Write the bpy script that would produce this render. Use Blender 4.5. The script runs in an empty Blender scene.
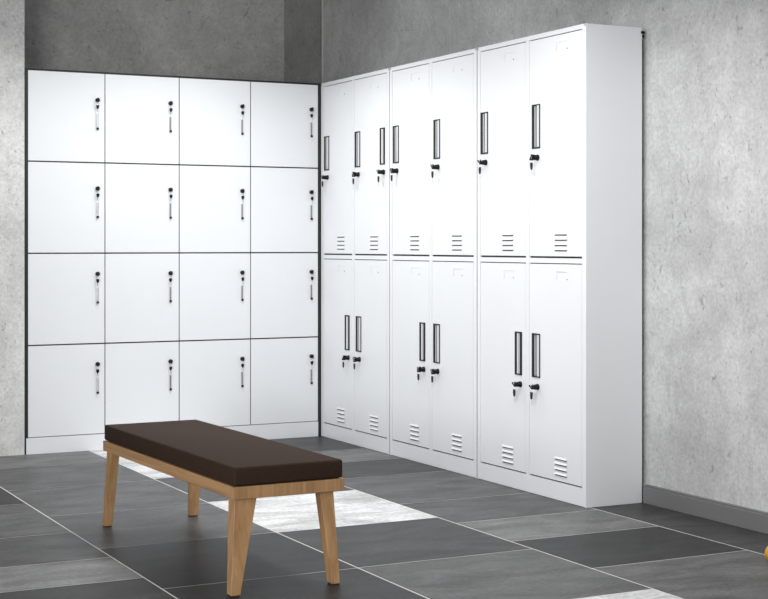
import bpy, bmesh, math, random
from mathutils import Vector, Matrix
random.seed(7)
S = bpy.context.scene
C = S.collection

# ------------------------------------------------------------------ camera
cam_d = bpy.data.cameras.new('camera'); cam = bpy.data.objects.new('camera', cam_d); C.objects.link(cam)
cam.location = (-3.2974, -7.2234, 1.0059)
cam.rotation_euler = (math.pi/2, 0, -0.4699)
cam_d.sensor_width = 36; cam_d.sensor_fit = 'HORIZONTAL'
cam_d.lens = 1511.8/768*36
cam_d.shift_y = -(299.5-244.39)/768
cam_d.clip_start = 0.05
S.camera = cam

# ------------------------------------------------------------------ light
W = bpy.data.worlds.new('world'); S.world = W; W.use_nodes = True
W.node_tree.nodes['Background'].inputs[0].default_value = (0.93, 0.97, 1, 1)
W.node_tree.nodes['Background'].inputs[1].default_value = 0.02

def area(name, loc, target, sx, sy, power, spread=180, col=(1, 1, 1)):
    d = bpy.data.lights.new(name, 'AREA'); d.shape = 'RECTANGLE'; d.size = sx; d.size_y = sy
    d.energy = power; d.color = col; d.spread = math.radians(spread)
    o = bpy.data.objects.new(name, d); C.objects.link(o); o.location = loc
    o.rotation_euler = (Vector(target)-Vector(loc)).to_track_quat('-Z', 'Y').to_euler()
    return o
for (x, y, p) in ((-.8, -.9, 13), (-.8, -1.8, 4.7), (-.8, -2.8, 19.3), (-1.5, -.9, 6.7)):
    area('added_overhead_light', (x, y, 2.12), (x, y, 0), .5, .8, p, 165)  # unseen overhead lamps, added; hung low to leave the upper walls dark
area('added_overhead_light', (-.9, -4.2, 2.12), (-.9, -4.2, 0), .5, .8, 6, 165)  # one more added lamp, brightens the near part of the right wall
area('added_side_fill', (-5.2, -3.6, 1.2), (0, -2.6, 1.0), 2.6, 1.5, 13.5, 110)  # unseen lamp added on the left to brighten the locker fronts
area('added_front_fill', (-5.0, -6.6, 1.3), (0, -1, 1.0), 2.2, 1.5, 50, 100)  # added fill lamp from the front left, no known window
S.view_settings.view_transform = 'Standard'; S.view_settings.look = 'None'
S.view_settings.gamma = 1; S.view_settings.use_curve_mapping = False
S.view_settings.exposure = 0.0

# ------------------------------------------------------------------ materials
def new_mat(name):
    m = bpy.data.materials.new(name); m.use_nodes = True
    return m, m.node_tree.nodes, m.node_tree.links, m.node_tree.nodes['Principled BSDF']

def plain(name, col, rough=0.5, metal=0.0, var=0.0, scale=30, bump=0.0, coat=0.0, spec=0.5):
    m, n, l, b = new_mat(name)
    b.inputs['Specular IOR Level'].default_value = spec
    b.inputs['Roughness'].default_value = rough; b.inputs['Metallic'].default_value = metal
    b.inputs['Coat Weight'].default_value = coat
    tc = n.new('ShaderNodeTexCoord'); nz = n.new('ShaderNodeTexNoise')
    nz.inputs['Scale'].default_value = scale; nz.inputs['Detail'].default_value = 6
    l.new(tc.outputs['Object'], nz.inputs['Vector'])
    r = n.new('ShaderNodeValToRGB')
    r.color_ramp.elements[0].position = 0.3; r.color_ramp.elements[1].position = 0.7
    r.color_ramp.elements[0].color = tuple(c*(1-var) for c in col)+(1,)
    r.color_ramp.elements[1].color = tuple(min(1, c*(1+var)) for c in col)+(1,)
    l.new(nz.outputs['Fac'], r.inputs[0]); l.new(r.outputs[0], b.inputs['Base Color'])
    if bump:
        bp = n.new('ShaderNodeBump'); bp.inputs['Strength'].default_value = bump; bp.inputs['Distance'].default_value = 0.002
        l.new(nz.outputs['Fac'], bp.inputs['Height']); l.new(bp.outputs[0], b.inputs['Normal'])
    return m

def concrete(name, base, seed):
    m, n, l, b = new_mat(name)
    tc = n.new('ShaderNodeTexCoord'); mp = n.new('ShaderNodeMapping')
    mp.inputs['Location'].default_value = (seed, seed*2.3, seed*.7)
    l.new(tc.outputs['Object'], mp.inputs['Vector'])
    def noise(sc, det, rough=.6, dist=0):
        z = n.new('ShaderNodeTexNoise'); z.inputs['Scale'].default_value = sc; z.inputs['Detail'].default_value = det
        z.inputs['Roughness'].default_value = rough; z.inputs['Distortion'].default_value = dist
        l.new(mp.outputs[0], z.inputs['Vector']); return z
    def ramp(src, p0, c0, p1, c1):
        r = n.new('ShaderNodeValToRGB'); e = r.color_ramp.elements
        e[0].position = p0; e[0].color = (c0, c0, c0, 1); e[1].position = p1; e[1].color = (c1, c1, c1, 1)
        l.new(src, r.inputs[0]); return r
    big = ramp(noise(1.6, 7, .62, .5).outputs['Fac'], .34, .80, .66, 1.13)
    mid = ramp(noise(9, 8, .7, 1.2).outputs['Fac'], .32, .86, .68, 1.10)
    fine = ramp(noise(70, 4, .7).outputs['Fac'], .32, .86, .68, 1.12)
    # small dark pits, sparse
    v = n.new('ShaderNodeTexNoise'); v.inputs['Scale'].default_value = 46; v.inputs['Detail'].default_value = 2
    v.inputs['Distortion'].default_value = 1.5
    mp2 = n.new('ShaderNodeMapping'); mp2.inputs['Scale'].default_value = (1, 1, .6)
    mp2.inputs['Rotation'].default_value = (.5, .4, 0)
    l.new(mp.outputs[0], mp2.inputs['Vector']); l.new(mp2.outputs[0], v.inputs['Vector'])
    pit = ramp(v.outputs['Fac'], .28, .66, .37, 1.0)
    prev = None
    for r in (big, mid, fine, pit):
        if prev is None: prev = r.outputs[0]; continue
        mx = n.new('ShaderNodeMix'); mx.data_type = 'RGBA'; mx.blend_type = 'MULTIPLY'; mx.inputs[0].default_value = 1
        l.new(prev, mx.inputs[6]); l.new(r.outputs[0], mx.inputs[7]); prev = mx.outputs[2]
    mx = n.new('ShaderNodeMix'); mx.data_type = 'RGBA'; mx.blend_type = 'MULTIPLY'; mx.inputs[0].default_value = 1
    mx.inputs[7].default_value = tuple(base)+(1,)
    l.new(prev, mx.inputs[6]); l.new(mx.outputs[2], b.inputs['Base Color'])
    b.inputs['Roughness'].default_value = .85
    bp = n.new('ShaderNodeBump'); bp.inputs['Strength'].default_value = .35; bp.inputs['Distance'].default_value = .003
    l.new(prev, bp.inputs['Height']); l.new(bp.outputs[0], b.inputs['Normal'])
    return m

def tile_mat():
    m, n, l, b = new_mat('slate_look_floor_tile')
    at = n.new('ShaderNodeAttribute'); at.attribute_name = 'tile_colour'; at.attribute_type = 'GEOMETRY'
    of = n.new('ShaderNodeAttribute'); of.attribute_name = 'tile_offset'; of.attribute_type = 'GEOMETRY'
    tc = n.new('ShaderNodeTexCoord'); ad = n.new('ShaderNodeVectorMath'); ad.operation = 'ADD'
    l.new(tc.outputs['Object'], ad.inputs[0]); l.new(of.outputs['Vector'], ad.inputs[1])
    mp = n.new('ShaderNodeMapping'); mp.inputs['Scale'].default_value = (1.3, 3.2, 1); mp.inputs['Rotation'].default_value = (0, 0, .35)
    l.new(ad.outputs[0], mp.inputs['Vector'])
    z1 = n.new('ShaderNodeTexNoise'); z1.inputs['Scale'].default_value = 3.0; z1.inputs['Detail'].default_value = 9
    z1.inputs['Roughness'].default_value = .62; z1.inputs['Distortion'].default_value = .8
    l.new(mp.outputs[0], z1.inputs['Vector'])
    r1 = n.new('ShaderNodeValToRGB'); e = r1.color_ramp.elements
    e[0].position = .34; e[0].color = (.68, .68, .675, 1); e[1].position = .68; e[1].color = (1.38, 1.38, 1.385, 1)
    l.new(z1.outputs['Fac'], r1.inputs[0])
    z2 = n.new('ShaderNodeTexNoise'); z2.inputs['Scale'].default_value = 60; z2.inputs['Detail'].default_value = 5
    l.new(ad.outputs[0], z2.inputs['Vector'])
    r2 = n.new('ShaderNodeValToRGB'); e = r2.color_ramp.elements
    e[0].position = .3; e[0].color = (.82, .82, .82, 1); e[1].position = .7; e[1].color = (1.18, 1.18, 1.18, 1)
    l.new(z2.outputs['Fac'], r2.inputs[0])
    m1 = n.new('ShaderNodeMix'); m1.data_type = 'RGBA'; m1.blend_type = 'MULTIPLY'; m1.inputs[0].default_value = 1
    m2 = n.new('ShaderNodeMix'); m2.data_type = 'RGBA'; m2.blend_type = 'MULTIPLY'; m2.inputs[0].default_value = 1
    l.new(at.outputs['Color'], m1.inputs[6]); l.new(r1.outputs[0], m1.inputs[7])
    l.new(m1.outputs[2], m2.inputs[6]); l.new(r2.outputs[0], m2.inputs[7])
    l.new(m2.outputs[2], b.inputs['Base Color'])
    b.inputs['Roughness'].default_value = .42; b.inputs['Specular IOR Level'].default_value = .12
    bp = n.new('ShaderNodeBump'); bp.inputs['Strength'].default_value = .12; bp.inputs['Distance'].default_value = .002
    l.new(z2.outputs['Fac'], bp.inputs['Height']); l.new(bp.outputs[0], b.inputs['Normal'])
    return m

def wood_mat(name, axis):
    m, n, l, b = new_mat(name)
    tc = n.new('ShaderNodeTexCoord'); mp = n.new('ShaderNodeMapping')
    sc = [38, 38, 38]; sc[axis] = 1.6
    mp.inputs['Scale'].default_value = sc
    l.new(tc.outputs['Object'], mp.inputs['Vector'])
    z = n.new('ShaderNodeTexNoise'); z.inputs['Scale'].default_value = 1.6; z.inputs['Detail'].default_value = 6
    z.inputs['Distortion'].default_value = .7
    l.new(mp.outputs[0], z.inputs['Vector'])
    r = n.new('ShaderNodeValToRGB'); e = r.color_ramp.elements
    e[0].position = .3; e[0].color = (.345, .185, .080, 1); e[1].position = .7; e[1].color = (.53, .315, .150, 1)
    l.new(z.outputs['Fac'], r.inputs[0]); l.new(r.outputs[0], b.inputs['Base Color'])
    b.inputs['Roughness'].default_value = .5
    bp = n.new('ShaderNodeBump'); bp.inputs['Strength'].default_value = .1; bp.inputs['Distance'].default_value = .001
    l.new(z.outputs['Fac'], bp.inputs['Height']); l.new(bp.outputs[0], b.inputs['Normal'])
    return m

M = dict(
    steel=plain('white_powder_coated_steel', (.86, .88, .90), .28, var=.01, scale=3),
    laminate=plain('white_laminate', (.84, .86, .885), .3, var=.01, scale=2),
    carcass=plain('black_panel', (.016, .016, .016), .5, var=.1),
    inside=plain('dark_shade_and_label_mark', (.05, .05, .052), .7, var=.1),  # dark colour stands in for shade behind the door gaps; also label mark
    pull_white=plain('bright_satin_pull', (.80, .81, .82), .35, .25),
    slot=plain('louvre_slit_and_gap_shade_grey', (.10, .10, .102), .7),  # grey of the louvre slits, also shade painted into door and unit gaps
    pull_grey=plain('grey_metal_pull', (.22, .22, .225), .4, .3),
    black=plain('black_plastic', (.010, .010, .011), .35, var=.1, spec=.25),
    chrome=plain('brushed_chrome', (.85, .86, .88), .22, 1.0, var=.03, scale=90),
    satin=plain('satin_silver', (.72, .73, .75), .35, .6, var=.03, scale=90),
    leather=plain('brown_leather', (.044, .027, .019), .68, var=.12, scale=160, bump=.06, spec=.04),
    wood_z=wood_mat('oak_vertical_grain', 2), wood_y=wood_mat('oak_long_grain', 1),
    back=concrete('grey_concrete_back_wall', (.50, .50, .49), 3.1),
    side=concrete('light_concrete_side_wall', (.59, .593, .59), 8.4),
    side_left=concrete('lightened_concrete_left_wall', (.69, .69, .68), 5.2),  # side wall concrete in a raised colour, making up for missing light
    ceil=plain('white_ceiling_paint', (.6, .6, .6), .9, var=.03),
    base=plain('grey_baseboard_paint', (.17, .17, .173), .5, var=.02, scale=5),
    grout=plain('pale_grout', (.85, .85, .83), .8, var=.08, scale=60),
    bead=plain('pale_metal_corner_bead', (.62, .62, .60), .5, var=.05),
    tile=tile_mat(),
    amber=plain('amber_lacquer', (.62, .30, .03), .25, var=.25, scale=70),
    foot=plain('dark_felt', (.05, .03, .02), .9, var=.1),
)

# ------------------------------------------------------------------ mesh helpers
class MB:
    def __init__(s): s.bm = bmesh.new(); s.mats = []
    def mi(s, mat):
        if mat not in s.mats: s.mats.append(mat)
        return s.mats.index(mat)
    def _set(s, faces, mat):
        i = s.mi(mat)
        for f in faces: f.material_index = i
    def box(s, a, b, mat, bevel=0, seg=2):
        x0, y0, z0 = [min(p, q) for p, q in zip(a, b)]; x1, y1, z1 = [max(p, q) for p, q in zip(a, b)]
        return s.hexa([(x0, y0, z0), (x1, y0, z0), (x1, y1, z0), (x0, y1, z0)], [(x0, y0, z1), (x1, y0, z1), (x1, y1, z1), (x0, y1, z1)], mat, bevel, seg)
    def hexa(s, lo, hi, mat, bevel=0, seg=2):
        v = [s.bm.verts.new(p) for p in list(lo)+list(hi)]
        fs = [s.bm.faces.new([v[i] for i in q]) for q in ((3, 2, 1, 0), (4, 5, 6, 7), (0, 1, 5, 4), (1, 2, 6, 5), (2, 3, 7, 6), (3, 0, 4, 7))]
        s._set(fs, mat)
        if bevel:
            es = list({e for f in fs for e in f.edges})
            r = bmesh.ops.bevel(s.bm, geom=es, offset=bevel, segments=seg, profile=.5, affect='EDGES', clamp_overlap=True)
            s._set(r['faces'], mat)
        return fs
    def prism(s, pts, vec, mat):
        a = [s.bm.verts.new(p) for p in pts]; b = [s.bm.verts.new(Vector(p)+Vector(vec)) for p in pts]
        k = len(a); fs = [s.bm.faces.new(a[::-1]), s.bm.faces.new(b)]
        for i in range(k): fs.append(s.bm.faces.new([a[i], a[(i+1) % k], b[(i+1) % k], b[i]]))
        s._set(fs, mat)
    def lathe(s, prof, mat, mtx, n=20):
        rings = []
        for r, h in prof:
            rings.append([s.bm.verts.new(mtx @ Vector((r*math.cos(2*math.pi*i/n), r*math.sin(2*math.pi*i/n), h))) for i in range(n)] if r > 1e-6 else [s.bm.verts.new(mtx @ Vector((0, 0, h)))])
        fs = []
        for A, B in zip(rings, rings[1:]):
            for i in range(n):
                a, b = A[i % len(A)], A[(i+1) % len(A)]; c, d = B[(i+1) % len(B)], B[i % len(B)]
                q = []
                for w in (a, b, c, d):
                    if w not in q: q.append(w)
                if len(q) > 2: fs.append(s.bm.faces.new(q))
        s._set(fs, mat)
        for f in fs: f.smooth = True
    def torus(s, R, r, mat, mtx, n=18, k=8):
        g = [[s.bm.verts.new(mtx @ Vector(((R+r*math.cos(2*math.pi*j/k))*math.cos(2*math.pi*i/n), (R+r*math.cos(2*math.pi*j/k))*math.sin(2*math.pi*i/n), r*math.sin(2*math.pi*j/k)))) for j in range(k)] for i in range(n)]
        fs = [s.bm.faces.new([g[i][j], g[(i+1) % n][j], g[(i+1) % n][(j+1) % k], g[i][(j+1) % k]]) for i in range(n) for j in range(k)]
        s._set(fs, mat)
        for f in fs: f.smooth = True
    def build(s, name, parent=None, origin=None, **props):
        bmesh.ops.recalc_face_normals(s.bm, faces=s.bm.faces)
        if origin is not None: bmesh.ops.translate(s.bm, verts=s.bm.verts, vec=-Vector(origin))
        me = bpy.data.meshes.new(name); s.bm.to_mesh(me); s.bm.free()
        for m in s.mats: me.materials.append(M[m])
        o = bpy.data.objects.new(name, me); C.objects.link(o)
        if origin is not None: o.location = origin
        if parent: o.parent = parent
        for k, v in props.items(): o[k] = v
        return o

def empty(name, label, cat, loc=(0, 0, 0), group=None, rz=0):
    o = bpy.data.objects.new(name, None); C.objects.link(o); o.location = loc; o.rotation_euler.z = rz
    o.empty_display_size = .1
    o['label'] = label; o['category'] = cat
    if group: o['group'] = group
    return o

# ------------------------------------------------------------------ room
WX = .287           # right wall plane
CEIL = 2.45
XL, YF = -6.0, -9.0
m = MB(); m.box((WX, YF, 0), (WX+.15, .75, CEIL), 'side'); m.build('wall_right', kind='structure')
m = MB(); m.prism([(-1.557, .42, 0), (-.030, .42, 0), (WX, .615, 0), (WX, .75, 0), (-1.557, .75, 0)], (0, 0, CEIL), 'back'); m.build('wall_back', kind='structure')
m = MB(); m.box((XL, 0, 0), (-1.557, .75, CEIL), 'side_left'); m.build('wall_left', kind='structure')
m = MB(); m.box((XL, YF, CEIL), (WX+.15, .75, CEIL+.1), 'ceil'); m.build('ceiling', kind='structure')
m = MB(); m.box((WX-.009, .590, 0), (WX, .605, CEIL), 'bead', .003); m.build('trim_1', kind='structure')
m = MB()
m.box((.264, YF, 0), (WX, -2.436, .064), 'base', .0015)
m.box((.274, YF, .064), (WX, -2.436, .071), 'base', .0015)
m.build('baseboard_right', kind='structure')

# floor: pale grout bed with slate-look tiles
XS = [-6.0, -5.685, -5.05, -4.415, -3.78, -3.145, -2.51, -1.877, -1.241, -.597, .022, WX+.1]
cols = {}
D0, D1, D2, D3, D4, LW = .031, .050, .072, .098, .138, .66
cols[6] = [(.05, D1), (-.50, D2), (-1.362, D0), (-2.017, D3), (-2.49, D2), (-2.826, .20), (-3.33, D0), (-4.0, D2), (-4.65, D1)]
cols[7] = [(.25, .15), (-.405, .15), (-1.022, D3), (-1.675, D3), (-2.341, D3), (-2.995, .026), (-3.645, D0), (-4.3, D2), (-4.95, D1)]  # darkest tile lies under the bench, bench shadow put into its colour
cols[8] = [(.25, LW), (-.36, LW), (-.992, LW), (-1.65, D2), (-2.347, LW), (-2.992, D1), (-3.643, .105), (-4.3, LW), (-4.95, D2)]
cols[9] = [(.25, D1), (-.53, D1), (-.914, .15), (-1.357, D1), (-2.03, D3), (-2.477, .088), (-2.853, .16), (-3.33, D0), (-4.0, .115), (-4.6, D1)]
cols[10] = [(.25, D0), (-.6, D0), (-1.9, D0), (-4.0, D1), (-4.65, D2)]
tiles = []
for i in range(len(XS)-1):
    x0, x1 = XS[i], XS[i+1]
    lst = list(cols.get(i, [(.05, D2)]))
    y = lst[-1][0]; top = .75
    while y > YF:
        y -= random.choice((.65, .65, .45, .37)); lst.append((max(y, YF), random.choice((D0, D1, D2, D3, D4, D1, LW))))
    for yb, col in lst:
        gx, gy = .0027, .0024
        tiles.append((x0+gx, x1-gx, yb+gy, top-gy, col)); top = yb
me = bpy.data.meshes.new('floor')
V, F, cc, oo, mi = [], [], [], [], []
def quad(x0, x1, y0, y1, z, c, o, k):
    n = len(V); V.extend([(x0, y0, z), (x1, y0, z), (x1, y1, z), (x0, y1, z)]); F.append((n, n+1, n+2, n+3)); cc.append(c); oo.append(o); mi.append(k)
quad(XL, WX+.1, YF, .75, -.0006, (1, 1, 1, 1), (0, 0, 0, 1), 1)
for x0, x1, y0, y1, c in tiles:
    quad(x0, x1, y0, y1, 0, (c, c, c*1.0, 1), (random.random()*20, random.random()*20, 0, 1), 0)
# slab under
me.from_pydata(V, [], F)
me.polygons.foreach_set('material_index', mi)
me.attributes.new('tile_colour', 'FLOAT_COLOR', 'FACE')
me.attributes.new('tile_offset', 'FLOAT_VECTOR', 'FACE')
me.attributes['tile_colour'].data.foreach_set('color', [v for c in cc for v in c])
me.attributes['tile_offset'].data.foreach_set('vector', [v for c in oo for v in c[:3]])
me.materials.append(M['tile']); me.materials.append(M['grout'])
fl = bpy.data.objects.new('floor', me); C.objects.link(fl); fl['kind'] = 'structure'

# ------------------------------------------------------------------ steel locker units on the right wall
UPZ, LOZ = (.9590, 1.828), (.0775, .928)
ROTX = Matrix.Rotation(-math.pi/2, 4, 'Y')      # local +z -> -x (out of the right-hand doors)

def handle(door, yc, z0, z1, hinge_right):
    """recessed pull: black rim, dark pocket, bright pull strip. yc centre; camera-left side is +y"""
    w = .052 if not hinge_right else .058
    ya, yb = yc+.026, yc+.026-w
    m = MB()
    m.box((.008, ya-.003, z0+.003), (.012, yb+.003, z1-.003), 'black')                       # pocket back
    t, xo = .0060, -.003
    m.box((xo, ya, z0), (.012, ya-(.0125 if hinge_right else .0115), z1), 'black', .001)
    m.box((xo, yb, z0), (.012, yb+(.0024 if hinge_right else .0125), z1), 'black', .0008)
    m.box((xo, ya, z1-t), (.012, yb, z1), 'black', .001)
    m.box((xo, ya, z0), (.012, yb, z0+t), 'black', .001)
    m.build('handle_frame', door)
    m = MB()
    zz0, zz1 = z0+t, z1-t
    if hinge_right:
        m.box((.0005, yc+.0135, zz0), (.010, yc+.0045, zz1), 'satin', .001)
        m.prism([(-.0052, yb+.0025, zz0), (-.0052, yb+.013, zz0), (-.0025, yb+.0205, zz0), (.010, yb+.0205, zz0), (.010, yb+.0025, zz0)], (0, 0, zz1-zz0), 'pull_white')
    else:
        m.prism([(.001, yc+.0140, zz0), (-.002, yc+.009, zz0), (-.002, yc+.001, zz0), (.010, yc-.004, zz0), (.010, yc+.0140, zz0)], (0, 0, zz1-zz0), 'pull_white')
    m.build('pull_bar', door)

def lock(door, yc, zc, ang, blade=True):
    m = MB()
    T = Matrix.Translation((0, yc, zc)) @ ROTX
    m.lathe([(0, -.002), (.0125, -.002), (.0125, .004), (.0105, .006), (.0105, .016), (.008, .019), (0, .019)], 'black', T)
    m.build('lock', door)
    m = MB()
    # key in the lock with a bow, a ring and the spare key hanging below
    Rk = Matrix.Translation((0, yc, zc)) @ ROTX @ Matrix.Rotation(ang, 4, 'Z')
    def kb(a, b, mat, bev=0):
        vs0 = len(m.bm.verts); fs = m.box(a, b, mat, 0)
        for v in {v for f in fs for v in f.verts}: v.co = Rk @ v.co
    kb((-.0125, -.0018, .018), (.0125, .0018, .036), 'black')
    kb((-.004, -.0012, .012), (.004, .0012, .020), 'chrome')
    m.torus(.009, .0009, 'chrome', Matrix.Translation((-.028, yc-.001, zc+.004)) @ Matrix.Rotation(math.pi/2, 4, 'X') @ Matrix.Rotation(.5, 4, 'Y'))
    kx, ky = -.026, yc+.004
    m.prism([(kx, ky-.0075, zc-.020), (kx, ky+.0075, zc-.020), (kx, ky+.0085, zc-.034), (kx, ky+.005, zc-.049), (kx, ky-.005, zc-.049), (kx, ky-.0085, zc-.034)], (-.0028, 0, 0), 'black')
    if blade: m.box((kx-.0005, ky-.0022, zc-.072), (kx-.0022, ky+.0022, zc-.048), 'chrome')
    m.build('key', door)

def vent(door, yc, zt):
    m = MB()
    for k in range(4):
        z = zt-.0205*k
        m.prism([(0, yc-.043, z), (-.0038, yc-.043, z-.0075), (0, yc-.043, z-.0078)], (0, .086, 0), 'steel')
        m.box((.0002, yc-.041, z-.0078), (-.0007, yc+.041, z-.0125), 'slot')
    m.build('vent', door)

def label_holder(door, yc, zt):
    m = MB(); y0, y1 = yc+.040, yc-.040
    m.box((0, y0, zt), (-.0012, y1, zt-.0022), 'steel'); m.box((0, y0, zt), (-.0012, y0-.0022, zt-.034), 'steel')
    m.box((0, y0, zt-.032), (-.0012, y0-.006, zt-.034), 'steel'); m.box((0, y1+.006, zt-.030), (-.0014, y1+.003, zt-.034), 'inside')
    m.build('label_holder', door)

def locker_unit(label, ya, yb, doors):
    """ya far side, yb near side (yb<ya). doors: (y0,y1,[(handle y,hinge_right)...] upper, same lower, lock y's)"""
    D = .264; org = Vector((0, (ya+yb)/2, 0))
    root = empty('locker_unit', label, 'locker', org, 'white steel two-tier lockers along the right wall')
    m = MB(); e = .0030
    ya2, yb2 = ya-(e if ya < 0 else .0006), yb+(e if yb > -2 else .0006)
    t = .0012
    m.box((.0, ya2, .0), (D, ya2-t*8, 1.85), 'steel', .0012, 1)                # side panels
    m.box((.0, yb2, .0), (D, yb2+t*8, 1.85), 'steel', .0012, 1)
    m.box((.0, ya2-.002, 1.8405), (D, yb2+.002, 1.8495), 'steel')          # top
    m.box((D-.003, ya2-.002, 0), (D-.0005, yb2+.002, 1.848), 'steel')      # back
    ysA, ysB = ya2-.0096, yb2+.0096
    m.box((.0004, ysA+.002, .002), (.008, ysB-.002, .0720), 'steel')        # plinth / bottom rail
    m.box((.0004, ysA+.002, .932), (.008, ysB-.002, .9515), 'steel')       # middle rail
    m.box((.0004, ysA+.002, 1.8315), (.008, ysB-.002, 1.8485), 'steel')     # top rail
    dl = doors
    yst = [(ya2-.001, dl[0][0]+.003), (dl[0][1]-.003, dl[1][0]+.003), (dl[1][1]-.003, yb2+.001)]
    for p, q in yst: m.box((.0002, p, .002), (.008, q, 1.8487), 'steel')
    m.box((.0190, ysA, .004), (.023, ysB, 1.84), 'inside')  # dark sheet behind the doors, put in as shade for the gaps
    if yb > -2: m.box((.0012, yb-e+.0001, .002), (.05, yb2-.00001, 1.845), 'slot')  # dark strip in the unit joint, standing in for its shade
    m.build('body', root)
    for (y0, y1, up, lo, yl) in doors:
        for (z0, z1), hs, hz in ((UPZ, up, (1.391, 1.569)), (LOZ, lo, (.471, .648))):
            cy = (y0+y1)/2
            m = MB(); segs = []
            holes = []
            for yc, hr in hs:
                w = .058 if hr else .052
                holes.append((yc+.026-.001, yc+.026-w+.001))
            holes.sort(reverse=True)
            y = y0
            for h0, h1 in holes:
                m.box((.0008, y, z0), (.018, h0, z1), 'steel')
                m.box((.0008, h0, hz[1]-.001), (.018, h1, z1), 'steel'); m.box((.0008, h0, z0), (.018, h1, hz[0]+.001), 'steel')
                y = h1
            m.box((.0008, y, z0), (.018, y1, z1), 'steel')
            m.box((.0022, y1-.0001, z0), (.012, y1-.0028, z1), 'slot')  # dark strip along the door edge, gap shade put in as colour
            d = m.build('door', root)
            for yc, hr in hs:
                handle(d, yc, hz[0], hz[1], hr)
                lock(d, yc-.015, hz[0]-.037, random.uniform(-.6, 1.2), True)
            vent(d, cy-.042, z0+.094)
            label_holder(d, cy-.052, z1-.027)
    if yb < -2:
        m = MB(); m.box((D-.006, yb+.002, 1.826), (D+.012, yb-.0015, 1.836), 'black', .001); m.box((D+.0, yb+.001, 1.812), (D+.0115, yb+.006, 1.822), 'black', .001); m.build('wall_bracket', root)
    for o in root.children: o.location = o.location - org   # children are in world coordinates
    return root

R_, L_ = True, False
locker_unit('white steel locker unit in the corner, three handles on its two upper doors', 0, -.788,
    [(-.030, -.373, [(-.069, R_)], [(-.320, L_)], 0), (-.402, -.759, [(-.436, R_), (-.714, L_)], [(-.448, R_)], 0)])
locker_unit('white two-tier steel locker unit in the middle of the row along the right wall', -.788, -1.612,
    [(-.818, -1.183, [(-.853, R_)], [(-1.120, L_)], 0), (-1.211, -1.581, [(-1.254, R_)], [(-1.252, R_)], 0)])
locker_unit('white two-tier steel locker unit nearest the camera, its plain side panel showing', -1.612, -2.431,
    [(-1.642, -2.002, [(-1.672, R_)], [(-1.948, L_)], 0), (-2.031, -2.402, [(-2.078, R_)], [(-2.078, R_)], 0)])

# ------------------------------------------------------------------ sixteen-door laminate locker in the back niche
YB = .40
root = empty('cube_locker', 'wide white sixteen-door locker with black edges, standing in the niche of the back wall', 'locker', (-.778, 0, 0))
XC = [-1.540, -1.162, -.780, -.396, -.0165]; ZR = [1.841, 1.405, .963, .521, .080]
m = MB()
m.box((-1.5545, 0, 0), (-1.5400, YB, 1.850), 'carcass', .0008, 1)
m.box((-.0155, 0, 0), (-.0012, YB, 1.850), 'carcass', .0008, 1)
m.box((-1.5405, 0.0005, 1.843), (-.015, YB, 1.8498), 'carcass')
m.box((-1.54, .022, .07), (-.016, .030, 1.845), 'carcass')
for x in XC[1:4]: m.box((x-.008, .020, .08), (x+.008, YB, 1.845), 'carcass')
for x in XC[1:4]: m.box((x-.0019, .0030, .08), (x+.0019, .021, 1.843), 'carcass')
for z in ZR[1:4]: m.box((-1.54, .0025, z-.0028), (-.016, .021, z+.0028), 'carcass')
for z in ZR[1:4]: m.box((-1.54, .020, z-.008), (-.016, YB, z+.008), 'carcass')
m.box((-1.54, YB-.006, .05), (-.016, YB-.001, 1.845), 'carcass')
m.build('carcass', root)
m = MB(); m.box((-1.5490, -.003, 0), (-.0170, .018, .0775), 'laminate', .0008, 1); m.build('plinth', root)
OFF = [.037, .046, .046, .038]; LZ = [1.711, 1.279, .862, .421]
ROTY = Matrix.Rotation(math.pi/2, 4, 'X')       # local +z -> -y
for c in range(4):
    for r in range(4):
        gx, gz = .0022, .0033
        x0, x1 = XC[c]+(gx if c else .0008), XC[c+1]-(gx if c < 3 else .0008)
        z1, z0 = ZR[r]-(gz if r else .0004), ZR[r+1]+(gz if r < 3 else .0015)
        m = MB(); m.box((x0, .0012, z0), (x1, .0195, z1), 'laminate', .0006, 1); d = m.build('door', root)
        lx, lz = XC[c+1]-OFF[c]-.001, LZ[r]; hx = lx+.0005
        m = MB(); m.lathe([(0, -.001), (.0105, -.001), (.0105, .008), (.008, .013), (0, .013)], 'black', Matrix.Translation((lx, 0, lz)) @ ROTY)
        m.box((lx-.0025, -.024, lz-.010), (lx+.0025, -.010, lz+.010), 'black', .001)
        m.build('lock', d)
        m = MB(); kx = lx-.003; q = random.uniform(-.001, .002)
        m.prism([(kx-.0065+q, -.012, lz-.025), (kx+.0065+q, -.012, lz-.025), (kx+.0075+q, -.012, lz-.034), (kx+.003+q, -.012, lz-.044), (kx-.003+q, -.012, lz-.044), (kx-.0075+q, -.012, lz-.034)], (0, -.0028, 0), 'black')
        m.torus(.0065, .0008, 'chrome', Matrix.Translation((kx-.001, -.015, lz-.020)) @ Matrix.Rotation(math.pi/2, 4, 'Y'))
        m.box((kx-.0016, -.0128, lz-.060), (kx+.0016, -.0142, lz-.043), 'chrome')
        m.build('key', d)
        m = MB(); hz1 = lz-.066; hz0 = lz-.142
        m.box((hx-.0060, .001, hz0), (hx+.0060, -.003, hz1), 'satin', .001)
        m.box((hx-.0058, -.0025, hz0+.008), (hx-.0012, -.010, hz1-.002), 'pull_grey' if c else 'satin', .001)
        m.box((hx-.0060, .0, hz0-.003), (hx+.0050, -.010, hz0+.008), 'black', .002)
        m.build('pull_handle', d)
for o in root.children: o.location = o.location - Vector((-.778, 0, 0))

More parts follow.
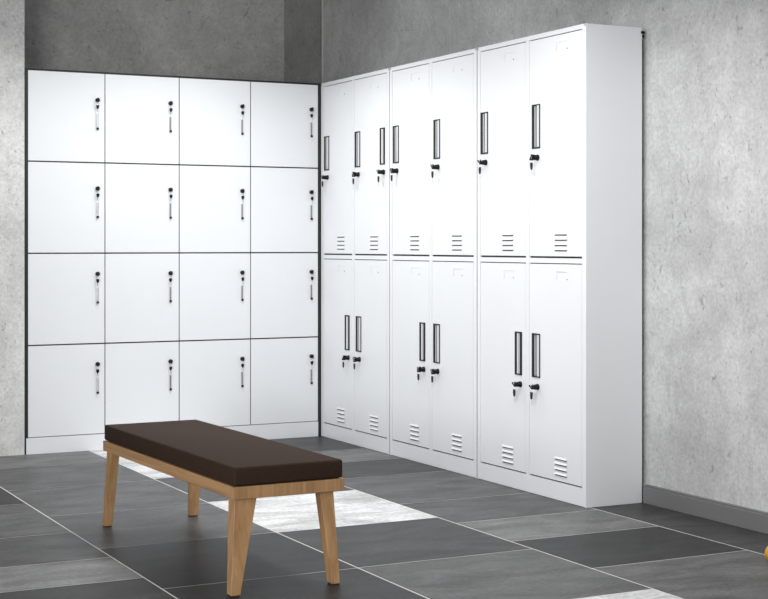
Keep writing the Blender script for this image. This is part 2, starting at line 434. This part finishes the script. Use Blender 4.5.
# ------------------------------------------------------------------ bench
th = math.radians(1.7); bc = Vector((-1.553, -2.551, 0))
bench = empty('bench', 'low oak bench with a dark brown leather cushion and tapered splayed legs', 'bench', bc, None, th)
inv = (Matrix.Translation(bc) @ Matrix.Rotation(th, 4, 'Z')).inverted()
HL, HW = .595, .178
m = MB()
zt, zb = .306, .271
for (a, b) in (((-HW, -HL, zb), (-HW+.022, HL, zt)), ((HW-.022, -HL, zb), (HW, HL, zt))):
    m.box(a, b, 'wood_y', .0012, 1)
m.box((-HW+.022, -HL+.022, zt-.012), (HW-.022, HL-.022, zt-.001), 'wood_y')
m.build('seat_frame', bench)
for sy in (-1, 1):
    m = MB(); m.box((-HW-.0004, sy*(HL+.0006), zb-.0002), (HW+.0004, sy*(HL-.022), zt+.0001), 'wood_z', .0005, 1); m.build('end_rail', bench)
# cushion with soft edges
m = MB(); m.box((-HW+.002, -HL+.003, .3085), (HW-.002, HL-.003, .363), 'leather', .007, 4); cu = m.build('cushion', bench)
for p in cu.data.polygons: p.use_smooth = True
for v in cu.data.vertices:
    if v.co.z > .36:
        v.co.z += .002*max(0, 1-(v.co.x/HW)**2)*max(0, 1-(v.co.y/HL)**4)
# legs: world footprints measured at the frame underside and on the floor
def leg(x0t, x1t, y0t, y1t, x0b, x1b, y0b, y1b):
    lo = [inv @ Vector(p) for p in ((x0b, y0b, .004), (x1b, y0b, .004), (x1b, y1b, .004), (x0b, y1b, .004))]
    hi = [inv @ Vector(p) for p in ((x0t, y0t, .2735), (x1t, y0t, .2735), (x1t, y1t, .2735), (x0t, y1t, .2735))]
    m = MB(); m.hexa([tuple(v) for v in lo], [tuple(v) for v in hi], 'wood_z', .0012, 1)
    l = m.build('leg', bench)
    cx, cy = sum(v.x for v in lo)/4, sum(v.y for v in lo)/4
    w = (x1b-x0b)/2-.002; h = (y1b-y0b)/2-.002
    m = MB(); m.box((cx-w, cy-h, 0), (cx+w, cy+h, .0045), 'foot'); m.build('foot_pad', l)
leg(-1.705, -1.636, -3.136, -3.085,  -1.737, -1.708, -3.190, -3.155)
leg(-1.430, -1.386, -3.125, -3.085,  -1.415, -1.389, -3.180, -3.142)
leg(-1.742, -1.708, -2.030, -1.985,  -1.750, -1.722, -1.985, -1.955)
leg(-1.425, -1.380, -1.985, -1.950,  -1.408, -1.378, -1.925, -1.895)

# ------------------------------------------------------------------ small amber thing at the right edge
def small_wheel():
    t = empty('toy_wheel', 'small amber-yellow rounded object on the dark floor tiles near the right baseboard', 'toy', (-.039, -3.524, 0))
    T = Matrix.Translation((.0, 0, .029)) @ Matrix.Rotation(math.pi/2, 4, 'X')
    m = MB(); m.lathe([(0, -.016), (.012, -.016), (.014, -.012), (.022, -.016), (.0285, -.010), (.029, 0), (.0285, .010), (.022, .016), (.014, .012), (.012, .016), (0, .016)], 'amber', T, 28)
    m.build('wheel', t)
    m = MB(); m.lathe([(0, -.019), (.006, -.019), (.006, .019), (0, .019)], 'black', T); m.build('axle', t)
small_wheel()
